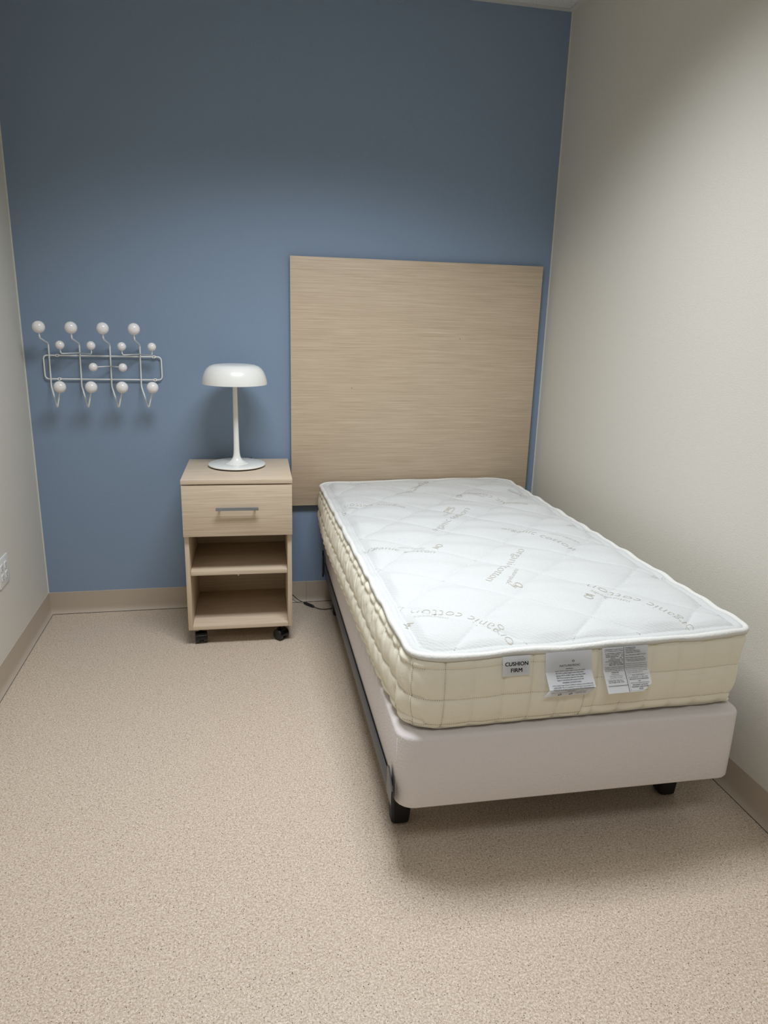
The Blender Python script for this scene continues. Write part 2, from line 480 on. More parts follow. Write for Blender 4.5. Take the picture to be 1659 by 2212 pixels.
sh = [(0.1395, 0.3660), (0.1405, 0.3665), (0.1400, 0.3760), (0.1375, 0.3900), (0.1330, 0.4050), (0.1265, 0.4200), (0.1170, 0.4330), (0.1050, 0.4420), (0.0900, 0.4475), (0.0700, 0.4500), (0.0400, 0.4512), (0, 0.4516)]
inn = [(0, 0.4490), (0.0400, 0.4486), (0.0700, 0.4474), (0.0890, 0.4448), (0.1035, 0.4395), (0.1150, 0.4310), (0.1245, 0.4185), (0.1310, 0.4040), (0.1355, 0.3890), (0.1380, 0.3760), (0.1385, 0.3665), (0.1395, 0.3660)]
bm = bmesh.new(); lathe(bm, inn + sh[1:], 80)
shade = sharp(link('shade', bm, M_WHITE, lamp, auto=True), 60)
bm = bmesh.new(); lathe(bm, [(0, 0.4052), (0.016, 0.4052), (0.016, 0.4485), (0, 0.4485)], 24)
sharp(link('socket', bm, M_WHITE, lamp, auto=True))
# cable: back over the nightstand, down the gap, along the floor with an inline switch
O = Vector((0.899, -0.193, LZ))
pts = [(0.915, -0.074, LZ + 0.0024), (0.925, -0.060, LZ + 0.0022), (0.945, -0.040, LZ + 0.0022), (0.962, -0.028, LZ + 0.0018), (0.968, -0.0185, LZ - 0.002), (0.975, -0.016, 0.72), (1.00, -0.016, 0.55), (1.05, -0.017, 0.30), (1.10, -0.019, 0.13), (1.135, -0.021, 0.070), (1.164, -0.022, 0.038), (1.188, -0.030, 0.018), (1.212, -0.040, 0.0085)]
pts2 = [(1.258, -0.098, 0.0075), (1.28, -0.118, 0.004), (1.31, -0.128, 0.0035), (1.345, -0.12, 0.0035), (1.40, -0.09, 0.0035), (1.55, -0.06, 0.0035), (1.75, -0.04, 0.0035)]
def spline(P, k=6):
    P = [Vector(p) for p in P]; out = []
    for i in range(len(P) - 1):
        a, b, c, d = P[max(i - 1, 0)], P[i], P[i + 1], P[min(i + 2, len(P) - 1)]
        for j in range(k):
            t = j / k
            out.append(0.5 * ((2 * b) + (c - a) * t + (2 * a - 5 * b + 4 * c - d) * t * t + (3 * b - a - 3 * c + d) * t ** 3))
    out.append(P[-1]); return out
bm = bmesh.new()
tube(bm, [p - O for p in spline(pts)], 0.0019, 8); tube(bm, [p - O for p in spline(pts2)], 0.0019, 8)
cordo = link('power_cord', bm, M_CORD, lamp, smooth=True, auto=True)
bm = bmesh.new()
a, b = Vector(pts[-1]) - O, Vector(pts2[0]) - O
S = [a.lerp(b, t) for t in (0, 0.06, 0.2, 0.5, 0.8, 0.94, 1)]
R_ = [0.0032, 0.0058, 0.0068, 0.0072, 0.0068, 0.0058, 0.0032]
tube(bm, S, 0.006, 12, rf=lambda i: R_[i])
link('inline_switch', bm, M_CORD, cordo, smooth=True, auto=True)

# ------------------------------------------------------------------ wall hook rack
rack = tag(empty('wall_hook_rack', (0.33, 0, 1.17)), 'white wire coat rack with fourteen white balls on the blue wall', 'coat rack')
RO = Vector((0.33, 0, 1.17))
def rp(*a): return Vector(a) - RO
WR = 0.0032
bm = bmesh.new()
fr = fillet([rp(0.083, -0.012, 1.219), rp(0.577, -0.012, 1.219), rp(0.577, -0.012, 1.117), rp(0.083, -0.012, 1.117)], 0.018, 6, True)
tube(bm, fr, WR, 10, closed=True)
link('frame', bm, M_WIRE, rack, smooth=True, auto=True)
for x, z in ((0.141, 1.219), (0.546, 1.219), (0.141, 1.117), (0.546, 1.117)):
    bm = bmesh.new()
    ring = [(0.0075 * math.cos(2 * PI * k / 20) * 1.35, 0.0075 * math.sin(2 * PI * k / 20) * 0.85) for k in range(20)]
    hole = [(0.0022 * math.cos(2 * PI * k / 20), 0.0022 * math.sin(2 * PI * k / 20)) for k in range(20)]
    A = [bm.verts.new((a, -0.0036, b)) for a, b in ring]; B = [bm.verts.new((a, -0.0036, b)) for a, b in hole]
    A2 = [bm.verts.new((a, 0.008, b)) for a, b in ring]; B2 = [bm.verts.new((a, 0.008, b)) for a, b in hole]
    for k in range(20):
        j = (k + 1) % 20
        bm.faces.new((A[k], A[j], B[j], B[k])); bm.faces.new((A2[k], A2[j], A[j], A[k])); bm.faces.new((B[k], B[j], B2[j], B2[k]))
    e = sharp(link('mounting_eyelet', bm, M_WIRE, rack, auto=True)); e.location = rp(x, -0.012, z)
    bm = bmesh.new(); lathe(bm, [(0, 0.0016), (0.0021, 0.001), (0.0021, -0.006), (0, -0.006)], 12)
    s = link('screw', bm, M_GAP, e); s.rotation_euler = (PI / 2, 0, 0); s.location = (0, -0.0034, 0)
def ball(x, y, z, r):
    bm = bmesh.new(); bmesh.ops.create_uvsphere(bm, u_segments=32, v_segments=20, radius=r)
    link('ball', bm, M_BALL, rack, smooth=True, loc=rp(x, y, z))
YB = -0.0185
for k in range(4):
    xw = 0.110 + 0.1265 * k
    bm = bmesh.new()
    line = [rp(xw - 0.008, -0.12, 1.330), rp(xw - 0.008, -0.12, 1.297), rp(xw, YB, 1.270), rp(xw - 0.004, YB, 1.087), rp(xw + 0.032, -0.100, 1.000), rp(xw + 0.055, -0.130, 1.080)]
    tube(bm, fillet(line, 0.011, 5), WR, 10)
    link('hook_wire', bm, M_WIRE, rack, smooth=True, auto=True)
    ball(xw - 0.008, -0.12, 1.341, 0.0255)
    ball(xw + 0.056, -0.13, 1.094, 0.0255)
def ywire(x, z, up, half=0.0625, out=-0.09):
    bm = bmesh.new()
    L = [rp(x, -0.0245, z)]
    for s in (-1, 1):
        P = [rp(x, -0.0245, z), rp(x + s * half, out, z)]
        if up: P.append(rp(x + s * half, out, z + 0.028))
        tube(bm, fillet(P, 0.010, 5), 0.0024, 8)
    link('side_wire', bm, M_WIRE, rack, smooth=True, auto=True)
    for s in (-1, 1): ball(x + s * half, out, z + (0.036 if up else 0), 0.0185)
ywire(0.235, 1.2315, True); ywire(0.4855, 1.2300, True); ywire(0.3605, 1.176, False, 0.0610)

# ------------------------------------------------------------------ wall outlet
out = tag(empty('wall_outlet', (0, -0.586, 0.4325)), 'white four-socket electrical outlet plate on the left cream wall', 'outlet')
bm = bmesh.new(); bx(bm, 0.0003, 0.0062, -0.059, 0.059, -0.0575, 0.0575, 0.0028, 3)
sharp(link('cover_plate', bm, M_PLATE, out), 40)
for yy in (-0.023, 0.023):
    for zz in (-0.0195, 0.0195):
        bm = bmesh.new()
        n = 32; ring = []
        for k in range(n):
            a = 2 * PI * k / n
            y = max(-0.0143, min(0.0143, 0.0172 * math.cos(a))); z = max(-0.0142, min(0.0142, 0.0172 * math.sin(a)))
            ring.append((y, z))
        for lo, hi, s in ((0.0060, 0.0085, 1.0),):
            a0 = [bm.verts.new((lo, y, z)) for y, z in ring]; a1 = [bm.verts.new((hi, y * 0.97, z * 0.97)) for y, z in ring]
            for k in range(n): bm.faces.new((a0[k], a0[(k + 1) % n], a1[(k + 1) % n], a1[k]))
            bm.faces.new(a1)
        s = sharp(link('socket', bm, M_PLATE, out, auto=True)); s.location = (0, yy, zz)
        bm = bmesh.new()
        bx(bm, 0.0080, 0.0087, -0.0072, -0.0052, -0.0015, 0.0075); bx(bm, 0.0080, 0.0087, 0.0052, 0.0072, 0.0, 0.0070)
        bx(bm, 0.0080, 0.0087, -0.0024, 0.0024, -0.0100, -0.0058)
        link('slots', bm, M_GAP, s)

# ------------------------------------------------------------------ bed frame and box spring
BX, BY, BR_ = 1.3138, -0.03, -0.0147
BW, BL, BZ0, BZ1 = 0.965, 1.870, 0.1985, 0.408
bf = tag(empty('bed_frame', (BX, BY, 0), BR_), 'dark steel bed frame with black legs under the box spring', 'bed frame')
for s, x in ((-1, -0.0085), (1, BW + 0.0045)):
    box('side_rail', M_RAIL, bf, x, x + 0.004, -BL + (0.03 if s < 0 else 0.16), -0.10, 0.1965, 0.250, 0.001)
    xa = x + 0.0042 if s < 0 else x - 0.0302
    box('rail_ledge', M_RAIL, bf, xa, xa + 0.030, -BL + 0.06, -0.10, 0.1925, 0.1964, 0.0008)
for y in (-0.16, -0.95, -1.66):
    box('cross_slat', M_FOOT, bf, 0.022, BW - 0.026, y - 0.035, y + 0.035, 0.168, 0.192, 0.002)
def leg(x, y):
    bm = bmesh.new()
    rows = [(0.0, 0.020), (0.006, 0.0265), (0.030, 0.0285), (0.110, 0.033), (0.1675, 0.034)]
    rings = []
    for z, h in rows:
        pts = []
        for k in range(24):
            a = 2 * PI * (k + 0.5) / 24
            c, s = math.cos(a), math.sin(a); q = (abs(c) ** 5 + abs(s) ** 5) ** -0.2
            pts.append(bm.verts.new((c * q * h, s * q * h, z)))
        rings.append(pts)
    for A, B in zip(rings, rings[1:]):
        for k in range(24): bm.faces.new((A[k], A[(k + 1) % 24], B[(k + 1) % 24], B[k]))
    bm.faces.new(rings[0][::-1]); bm.faces.new(rings[-1])
    sharp(link('leg', bm, M_FOOT, bf, loc=(x, y, 0)), 35)
for x, y in ((0.057, -1.655), (BW - 0.050, -1.650), (0.057, -0.155), (BW - 0.050, -0.155), (BW / 2, -0.95)): leg(x, y)
def plate(x, y0, y1, y2, z0, z1, z2, name):
    bm = bmesh.new()
    P = [(y0, z0), (y1, z0), (y1, z1), (y2, z2), (y0, z2 * 0.85 + z1 * 0.15)]
    a = [bm.verts.new((x, y, z)) for y, z in P]; b = [bm.verts.new((x + 0.004, y, z)) for y, z in P]
    bm.faces.new(a); bm.faces.new(b[::-1])
    for k in range(5): bm.faces.new((a[k], b[k], b[(k + 1) % 5], a[(k + 1) % 5]))
    link(name, bm, M_BLACK, bf, auto=True)
for x in (-0.0130, BW + 0.009):
    if x < 0: plate(x, -1.795, -1.858, -1.812, 0.207, 0.250, 0.292, 'corner_bracket')
    bm = bmesh.new(); bx(bm, x - 0.002, x + 0.006, -0.078, -0.062, 0.168, 0.302, 0.001); bx(bm, x - 0.001, x + 0.0055, -0.105, -0.078, 0.19, 0.285, 0.001)
    link('head_bracket', bm, M_BLACK, bf)

def rrect_pts(w, l, rs, step=0.01, inset=0.0):
    """dense loop around a rounded rectangle, from the middle of the back edge
    going left: back-left, front-left, front-right, back-right. Returns (x,y,nx,ny,s)."""
    rBL, rFL, rFR, rBR = rs
    out = []
    def line(a, b, nrm):
        d = math.hypot(b[0] - a[0], b[1] - a[1]); n = max(1, int(round(d / step)))
        for i in range(n): out.append((a[0] + (b[0] - a[0]) * i / n, a[1] + (b[1] - a[1]) * i / n, nrm[0], nrm[1]))
    def arc(cx, cy, r, a0):
        n = max(5, int(round(r * PI / 2 / (step * 0.8))))
        for i in range(n):
            a = a0 + (PI / 2) * i / n
            out.append((cx + r * math.cos(a), cy + r * math.sin(a), math.cos(a), math.sin(a)))
    line((w / 2, 0), (rBL, 0), (0, 1)); arc(rBL, -rBL, rBL, PI / 2)
    line((0, -rBL), (0, -l + rFL), (-1, 0)); arc(rFL, -l + rFL, rFL, PI)
    line((rFL, -l), (w - rFR, -l), (0, -1)); arc(w - rFR, -l + rFR, rFR, PI * 1.5)
    line((w, -l + rFR), (w, -rBR), (1, 0)); arc(w - rBR, -rBR, rBR, 0)
    line((w - rBR, 0), (w / 2, 0), (0, 1))
    res = []; s = 0; prev = out[0]
    for p in out:
        s += math.hypot(p[0] - prev[0], p[1] - prev[1]); prev = p
        res.append((p[0], p[1], p[2], p[3], s))
    return res

bs = tag(empty('box_spring', (BX, BY, 0), BR_), 'pale beige fabric box spring lying on the bed frame below the mattress', 'box spring')
loop = rrect_pts(BW, BL, (0.045, 0.052, 0.040, 0.045), 0.02)
bm = bmesh.new()
prof = [(-0.012, BZ0), (-0.003, BZ0 + 0.002), (0.0, BZ0 + 0.007), (0.001, (BZ0 + BZ1) / 2), (0.0005, BZ1 - 0.010), (-0.0005, BZ1 - 0.0055), (-0.003, BZ1 - 0.0025), (-0.0065, BZ1 - 0.0008), (-0.012, BZ1)]
rings = [[bm.verts.new((x + nx * o, y + ny * o, z)) for x, y, nx, ny, s in loop] for o, z in prof]
n = len(loop)
for A, B in zip(rings, rings[1:]):
    for k in range(n): bm.faces.new((A[k], A[(k + 1) % n], B[(k + 1) % n], B[k]))
bm.faces.new(rings[0][::-1]); bm.faces.new(rings[-1])
o = link('upholstery', bm, M_BOXF, bs, auto=True); sharp(o, 50)
bm = bmesh.new()
tube(bm, [(0.0027, -BL + 0.034, BZ0 + 0.01), (0.0027, -BL + 0.034, (BZ0 + BZ1) / 2), (0.0027, -BL + 0.034, BZ1 - 0.016)], 0.0009, 6)
link('corner_seam', bm, M_BOXF, bs, smooth=True, auto=True)

# ------------------------------------------------------------------ mattress
MX, MY, MR = 1.2930, -0.061, 0.0122
MW, ML, MZ = 0.937, 1.839, 0.4085
mt = tag(empty('mattress', (MX, MY, MZ), MR), 'white quilted mattress with cream cotton sides lying on the box spring', 'mattress')
RS = (0.040, 0.085, 0.040, 0.110)
def wl(px, py):  # world -> mattress local xy
    dx, dy = px - MX, py - MY; c, s = math.cos(MR), math.sin(MR)
    return (c * dx + s * dy, -s * dx + c * dy)
def sdf(x, y):
    """inside distance to the rounded outline (positive inside)"""
    cx, cy = x - MW / 2, y + ML / 2
    r = (RS[3] if cx > 0 else RS[0]) if cy > 0 else (RS[2] if cx > 0 else RS[1])
    qx, qy = abs(cx) - MW / 2 + r, abs(cy) - ML / 2 + r
    return -(min(max(qx, qy), 0) + math.hypot(max(qx, 0), max(qy, 0)) - r)
QX, QY = wl(1.672, -0.956); QS = 0.1625
def edge_z(x, y):
    w = 0.0020 * math.sin(y * 33 + 1 + x * 3) + 0.0016 * math.sin(y * 57 + x * 21) + 0.0012 * math.sin(x * 30)
    return 0.2185 + 0.012 * (x / MW) + w
def top_z(x, y, d=None):
    if d is None: d = sdf(x, y)
    d = max(d, 0)
    z = edge_z(x, y)
    z += 0.019 * (1 - math.exp(-max(0, d - 0.028) / 0.055)) + 0.004 * sstep(0, 0.012, d)
    z += 0.0035 * math.sin(PI * min(1, d / 0.028)) - 0.0040 * math.exp(-((d - 0.028) / 0.004) ** 2)
    a = ((x - QX) + (y - QY)) / (2 * QS); b = ((x - QX) - (y - QY)) / (2 * QS)
    a += 0.012 * math.sin(b * 4.1); b += 0.012 * math.sin(a * 3.7)
    f = (abs(math.sin(PI * a)) * abs(math.sin(PI * b))) ** 0.36
    m = sstep(0.030, 0.055, d)
    z += m * (0.0160 * f - 0.0065)
    z += 0.0012 * m * noise.noise(Vector((x * 14, y * 14, 3.0)))
    return z
# top panel grid
NU, NV = 230, 450
bm = bmesh.new(); rows = []
for j in range(NV + 1):
    t = j / NV
    y = -ML * (t - 0.022 * math.sin(2 * PI * t) * 1.6)
    def inset(r, dy):  # distance of outline from the side at depth dy inside the edge
        return 0.0 if dy >= r else r - math.sqrt(max(0, r * r - (r - dy) ** 2))
    back, frnt = -y, y + ML
    xl = inset(RS[0], back) if back < RS[0] else inset(RS[1], frnt)
    xr = MW - (inset(RS[3], back) if back < RS[3] else inset(RS[2], frnt))
    row = []
    for i in range(NU + 1):
        u = i / NU; u = u - 0.012 * math.sin(2 * PI * u)
        x = xl + (xr - xl) * u
        row.append(bm.verts.new((x, y, top_z(x, y))))
    rows.append(row)
for A, B in zip(rows, rows[1:]):
    for i in range(NU): bm.faces.new((A[i], B[i], B[i + 1], A[i + 1]))
link('top_panel', bm, M_KNIT, mt, smooth=True)

# side border
loopM = rrect_pts(MW, ML, RS, 0.0055)
S_TOT = loopM[-1][4]
s_front = next(p[4] for p in loopM if p[3] < -0.99 and p[0] >= 0.0796)
s_join = next(p[4] for p in loopM if p[3] < -0.99 and p[0] >= 0.4536)
SP = 0.0765
def lerp(a, b, t): return a + (b - a) * t
def side_pt(x, y, nx, ny, s, t):
    """t 0 at the tape edge, 1 at the foot"""
    zt = edge_z(x, y) - 0.006
    z = lerp(zt, 0.003, t)
    zz = z / zt * 0.2125
    left = sstep(-0.2, -0.9, nx)
    midl = sstep(0.0, 0.45, -y) * sstep(0.0, 0.35, y + ML)
    right = s > s_join
    seams = (0.2125, 0.204, 0.130, 0.044, 0.0) if right else (0.2125, 0.188, 0.104, 0.026, 0.0)
    if left > 0.5: seams = (0.2125, 0.186, 0.108, 0.040, 0.0)
    fz = 0
    for hi, lo in zip(seams, seams[1:]):
        if lo <= zz <= hi: fz = math.sin(PI * (zz - lo) / (hi - lo)); break
    skew = left * (zz - 0.1) * 0.9 * (1 - 0.3 * math.sin(s * 9))
    ph = (s - s_join - 0.033) / SP if right else (s - s_front) / SP
    ph += left * 0.10 * math.sin(s * 23) + skew * left
    fs = abs(math.sin(PI * ph))
    if not right and 0 < s_join - s < 0.0572: fs = abs(math.sin(PI * (s_join - s) / 0.0572))
    if right and s - s_join < 0.033: fs = math.sin(PI * (s - s_join) / 0.033)
    puff = (fs * max(fz, 0)) ** 0.33
    corner = max(0, 1 - abs(abs(nx) - 0.707) / 0.35) if abs(nx) > 0.02 and abs(ny) > 0.02 else 0
    amp = 0.0088 + 0.0048 * left + 0.001 * corner
    o = 0.001 - 0.0075 * math.exp(-(t / 0.055) ** 2) * (0.5 + 0.5 * left)
    front = sstep(0.3, 0.95, -ny)
    o += math.sin(PI * min(1, t * 1.02)) ** 0.8 * (0.007 - 0.005 * front * t + 0.012 * left * midl)
    o += puff * amp + left * 0.010 * midl * sstep(0.3, 0.9, t)
    o -= 0.022 * max(0, (t - 0.86) / 0.14) ** 2 * (1 + 0.5 * corner) + 0.020 * front * max(0, (t - 0.55) / 0.45) ** 2
    rt = sstep(0.0, 0.7, nx)
    o -= rt * (0.011 * sstep(0.0, 0.3, t) + 0.010 * t)
    # creases
    if ny < 0.5:
        c = corner + (1.0 if (ny < -0.9 and (x < 0.30 or x > MW - 0.22)) else 0.25)
        e = noise.noise(Vector((s * 16, z * 150, 1.0)))
        o += -0.0016 * min(c, 1.2) * max(0, e - 0.1) * 2 * sstep(0.1, 0.35, t) * (1 - left)
        e2 = noise.noise(Vector((s * 55 + z * 35, z * 18, 7.0)))
        o += -0.0050 * left * max(0, e2 - 0.05)
        o += 0.0022 * left * noise.noise(Vector((s * 26, z * 30, 2.0)))
    if ny > 0: o = lerp(o, min(o, 0.0005), min(1, ny * 1.6))
    return Vector((x + nx * o, y + ny * o, z))
NT = 44
bm = bmesh.new()
cols = []
for p in loopM:
    cols.append([bm.verts.new(side_pt(*p, k / NT)) for k in range(NT + 1)])
n = len(cols)
for i in range(n):
    A, B = cols[i], cols[(i + 1) % n]
    if i == n - 1 and loopM[0][:2] == loopM[-1][:2]: continue
    for k in range(NT): bm.faces.new((A[k], A[k + 1], B[k + 1], B[k]))
bm.faces.new([c[-1] for c in cols])
link('side_border', bm, M_CREAM, mt, smooth=True, auto=True)
# binding tape rolls (top white, bottom cream)
def tape(name, mat, zf, r, off, wob, ridg, foot=0.0):
    bm = bmesh.new(); pts = []; L = loopM[:-1]
    for x, y, nx, ny, s in L:
        o = off - foot * sstep(0.3, 0.95, -ny) + wob * (math.sin(s * 31) * 0.5 + math.sin(s * 67 + 1) * 0.35)
        pts.append(Vector((x + nx * o, y + ny * o, zf(x, y, s))))
    rad = [r * (1 + ridg * noise.noise(Vector((p[4] * 150, 0, 0))) + 0.10 * math.sin(p[4] * 25)) for p in L]
    tube(bm, pts, r, 12, closed=True, rf=lambda i: rad[i])
    return link(name, bm, mat, mt, smooth=True, auto=True)
tape('binding_tape', M_TAPE, lambda x, y, s: edge_z(x, y) + 0.000, 0.0092, 0.0030, 0.0016, 0.08)
tape('foot_binding', M_CREAM, lambda x, y, s: 0.0085 + 0.001 * math.sin(s * 20), 0.0055, -0.012, 0.0010, 0.05, 0.018)
# stitching: short dark thread marks lying in the seams
bm = bmesh.new()
def mark(a, b, w=0.0009, lift=0.0):
    d = (b - a); l = d.length
    if l < 1e-6: return
    d /= l
    m = (a + b) / 2
    toc = (CAM_POS - (mt_mat @ m)).normalized(); side = d.cross(Vector((0, 0, 1)) if abs(d.z) < 0.8 else Vector((1, 0, 0))).normalized()
    vs = [bm.verts.new(p + side * w * sx + d * 0) for p, sx in ((a, -1), (a, 1), (b, 1), (b, -1))]
    top = [bm.verts.new(v.co + nrm_ * 0.0008) for v in vs]
    for k in range(4): bm.faces.new((vs[k], vs[(k + 1) % 4], top[(k + 1) % 4], top[k]))
    bm.faces.new(top)
mt_mat = Matrix.Translation((MX, MY, MZ)) @ Matrix.Rotation(MR, 4, 'Z')
def interp(s):
    lo = 0; hi = len(loopM) - 1
    while hi - lo > 1:
        m = (lo + hi) // 2
        if loopM[m][4] > s: hi = m
        else: lo = m
    a, b = loopM[lo], loopM[hi]
    f = (s - a[4]) / max(1e-9, b[4] - a[4])
    return tuple(lerp(a[i], b[i], f) for i in range(5))
seam_s = [s_front + SP * k for k in range(-2, 5)] + [s_join - 0.0572, s_join] + [s_join + 0.033 + SP * k for k in range(0, 6)]
s_end = next((p[4] for p in loopM if p[3] < -0.99 and p[0] >= MW - RS[2] - 0.004), S_TOT)
for s in seam_s:
    if s > s_end + 0.04: continue
    p = interp(s); nrm_ = Vector((p[2], p[3], 0))
    t = 0.06
    while t < 0.93:
        a, b = side_pt(*p, t) + nrm_ * 0.0002, side_pt(*p, t + 0.0105) + nrm_ * 0.0002
        mark(a, b, 0.00065); t += 0.026
s = s_front - 0.10
while s < s_end:
    right = s > s_join
    hs = (0.204, 0.130, 0.044) if right else (0.188, 0.104, 0.026)
    p, q = interp(s), interp(s + 0.0022)
    nrm_ = Vector((p[2], p[3], 0))
    for h in hs:
        t = (0.2125 - h) / 0.2125
        mark(side_pt(*p, t) + nrm_ * 0.0002, side_pt(*q, t) + nrm_ * 0.0002, 0.0005)
    s += 0.0052
tag(link('side_stitching', bm, M_THREAD, mt), kind='stuff')

# pale stitching along the quilting lines and the inner edge seam of the top
bm = bmesh.new()
def top_mark(x0, y0, x1, y1):
    d0, d1 = sdf(x0, y0), sdf(x1, y1)
    if min(d0, d1) < 0.027: return
    dx, dy = x1 - x0, y1 - y0; l = math.hypot(dx, dy)
    if l < 1e-6: return
    px, py = -dy / l * 0.0006, dx / l * 0.0006
    z0, z1 = top_z(x0, y0) + 0.0011, top_z(x1, y1) + 0.0011
    bm.faces.new([bm.verts.new(p) for p in ((x0 + px, y0 + py, z0), (x0 - px, y0 - py, z0), (x1 - px, y1 - py, z1), (x1 + px, y1 + py, z1))])
def quilt_xy(a, b):
    # invert the small waviness of the quilting coordinates used by top_z
    A, B = a, b
    for _ in range(3):
        B = b - 0.012 * math.sin((A + 0.012 * math.sin(B * 4.1)) * 3.7)
        A = a - 0.012 * math.sin(B * 4.1)
    return (QX + (A + B) * QS, QY + (A - B) * QS)
for k in range(-10, 11):
    u = -10.0
    while u < 10:
        for st in ((k, u, k, u + 0.016), (u, k, u + 0.016, k)):
            p, q = quilt_xy(st[0], st[1]), quilt_xy(st[2], st[3])
            if 0 < p[0] < MW and -ML < p[1] < 0: top_mark(*p, *q)
        u += 0.030
s = 0.0
while s < S_TOT - 0.01:
    p, q = interp(s), interp(s + 0.003)
    top_mark(p[0] - p[2] * 0.028, p[1] - p[3] * 0.028, q[0] - q[2] * 0.028, q[1] - q[3] * 0.028)
    s += 0.0055
tag(link('quilt_stitching', bm, M_QTHREAD, mt, auto=True), kind='stuff')

# ---- lettering ------------------------------------------------------
def text_mesh(body, size=1.0, offset=0.0, space=1.0, res=3):
    cu = bpy.data.curves.new('lettering', 'FONT')
    cu.body = body; cu.size = size; cu.offset = offset; cu.space_character = space
    cu.resolution_u = res; cu.fill_mode = 'FRONT'
    ob = bpy.data.objects.new('lettering', cu); COL.objects.link(ob)
    bpy.context.view_layer.update()
    me = bpy.data.meshes.new_from_object(ob.evaluated_get(bpy.context.evaluated_depsgraph_get()))
    vs = [v.co.copy() for v in me.vertices]; fs = [tuple(p.vertices) for p in me.polygons]
    bpy.data.objects.remove(ob); bpy.data.curves.remove(cu); bpy.data.meshes.remove(me)
    return vs, fs

def bez(P, t):
    a, b, c = P
    return ((1 - t) ** 2 * a[0] + 2 * t * (1 - t) * b[0] + t * t * c[0], (1 - t) ** 2 * a[1] + 2 * t * (1 - t) * b[1] + t * t * c[1])

def lay(body, start, mid, end, hgt, clip=True, glyph=None):
    """lay a word along a bowed baseline on the quilted top (world xy points of letter middles)"""
    P0, Pm, P1 = wl(*start), wl(*mid), wl(*end)
    C = (2 * Pm[0] - 0.5 * (P0[0] + P1[0]), 2 * Pm[1] - 0.5 * (P0[1] + P1[1]))
    P = (P0, C, P1)
    vs, fs = glyph if glyph else text_mesh(body, 1.0, -0.022)
    x0 = min(v.x for v in vs); x1 = max(v.x for v in vs)
    b2 = bmesh.new(); vv = [b2.verts.new(v) for v in vs]
    for f in fs:
        try: b2.faces.new([vv[i] for i in f])
        except ValueError: pass
    bmesh.ops.triangulate(b2, faces=b2.faces)
    for _ in range(2):
        long_e = [e for e in b2.edges if e.calc_length() > 0.22]
        if not long_e: break
        bmesh.ops.subdivide_edges(b2, edges=long_e, cuts=1); bmesh.ops.triangulate(b2, faces=b2.faces)
    bml = bmesh.new()
    b2.verts.index_update(); mp = {}
    for v in b2.verts:
        t = (v.co.x - x0) / (x1 - x0)
        p = bez(P, t); q = bez(P, t + 0.001)
        tx, ty = q[0] - p[0], q[1] - p[1]; l = math.hypot(tx, ty); tx, ty = tx / l, ty / l
        h = (v.co.y - 0.25) * hgt
        mp[v.index] = (p[0] - ty * h, p[1] + tx * h)
    for f in b2.faces:
        pts = [mp[v.index] for v in f.verts]
        if any(sdf(*p) < 0.017 for p in pts): continue
        bml.faces.new([bml.verts.new((p[0], p[1], top_z(*p) + 0.0008)) for p in pts])
    b2.free()
    bmesh.ops.remove_doubles(bml, verts=bml.verts, dist=1e-5)
    bmesh.ops.recalc_face_normals(bml, faces=bml.faces)
    if bml.faces[:]: link('woven_emblem' if glyph else 'woven_word', bml, M_PRINT, mt)

def logo_glyph():
    vs, fs = [], []
    n = 20
    for k in range(n):
        a0, a1 = 2 * PI * k / n, 2 * PI * (k + 1) / n
        b = len(vs)
        for a, r in ((a0, 0.30), (a1, 0.30), (a1, 0.22), (a0, 0.22)):
            vs.append(Vector((0.5 + r * math.cos(a) * 1.05, 0.62 + r * math.sin(a), 0)))
        fs.append((b, b + 1, b + 2, b + 3))
    for (ax, ay), (bx_, by) in (((0.5, 0.32), (0.5, 0.0)), ((0.5, 0.12), (0.28, 0.26)), ((0.5, 0.12), (0.72, 0.26)), ((0.2, 0.02), (0.8, 0.02))):
        dx, dy = bx_ - ax, by - ay; l = math.hypot(dx, dy); px, py = -dy / l * 0.035, dx / l * 0.035
        b = len(vs)
        vs += [Vector((ax + px, ay + py, 0)), Vector((bx_ + px, by + py, 0)), Vector((bx_ - px, by - py, 0)), Vector((ax - px, ay - py, 0))]
        fs.append((b, b + 1, b + 2, b + 3))
    return vs, fs

def unproj(px, py, z=0.652):
    d = CF + CR * ((px - 829.5) / F_PX) - CU * ((py - 1106) / F_PX)
    t = (z - CAM_POS.z) / d.z
    p = CAM_POS + d * t
    return (p.x, p.y)
U = unproj
WORDS = [  # centre-line points of each woven text: start, middle, end
    ((1106, 1378), (1010, 1333), (888, 1312)), ((1497, 1352), (1395, 1312), (1268, 1272)),
    ((1128, 1196), (1094, 1228), (1055, 1260)), ((1083, 1147), (1158, 1163), (1241, 1192)),
    ((777, 1178), (864, 1189), (939, 1200)), ((937, 1147), (970, 1129), (1010, 1105)),
    ((1139, 1097), (1070, 1083), (1003, 1068)), ((874, 1101), (812, 1092), (744, 1089)),
    ((924, 1038), (893, 1058), (857, 1068))]
for a, b, c in WORDS:
    lay('organic cotton', U(*a), U(*b), U(*c), 0.046)
SMALL = [((967, 1337), (930, 1331), (893, 1328)), ((1358, 1309), (1316, 1296), (1274, 1283)),
         ((1116, 1238), (1106, 1252), (1096, 1266)), ((1186, 1162), (1218, 1166), (1252, 1174)),
         ((862, 1182), (890, 1181), (918, 1184)), ((957, 1119), (968, 1115), (979, 1109)),
         ((1046, 1081), (1028, 1077), (1010, 1072)), ((789, 1098), (771, 1095), (752, 1093)),
         ((910, 1050), (903, 1056), (893, 1061))]
for a, b, c in SMALL: lay('naturepedic', U(*a), U(*b), U(*c), 0.024)
LG = logo_glyph()
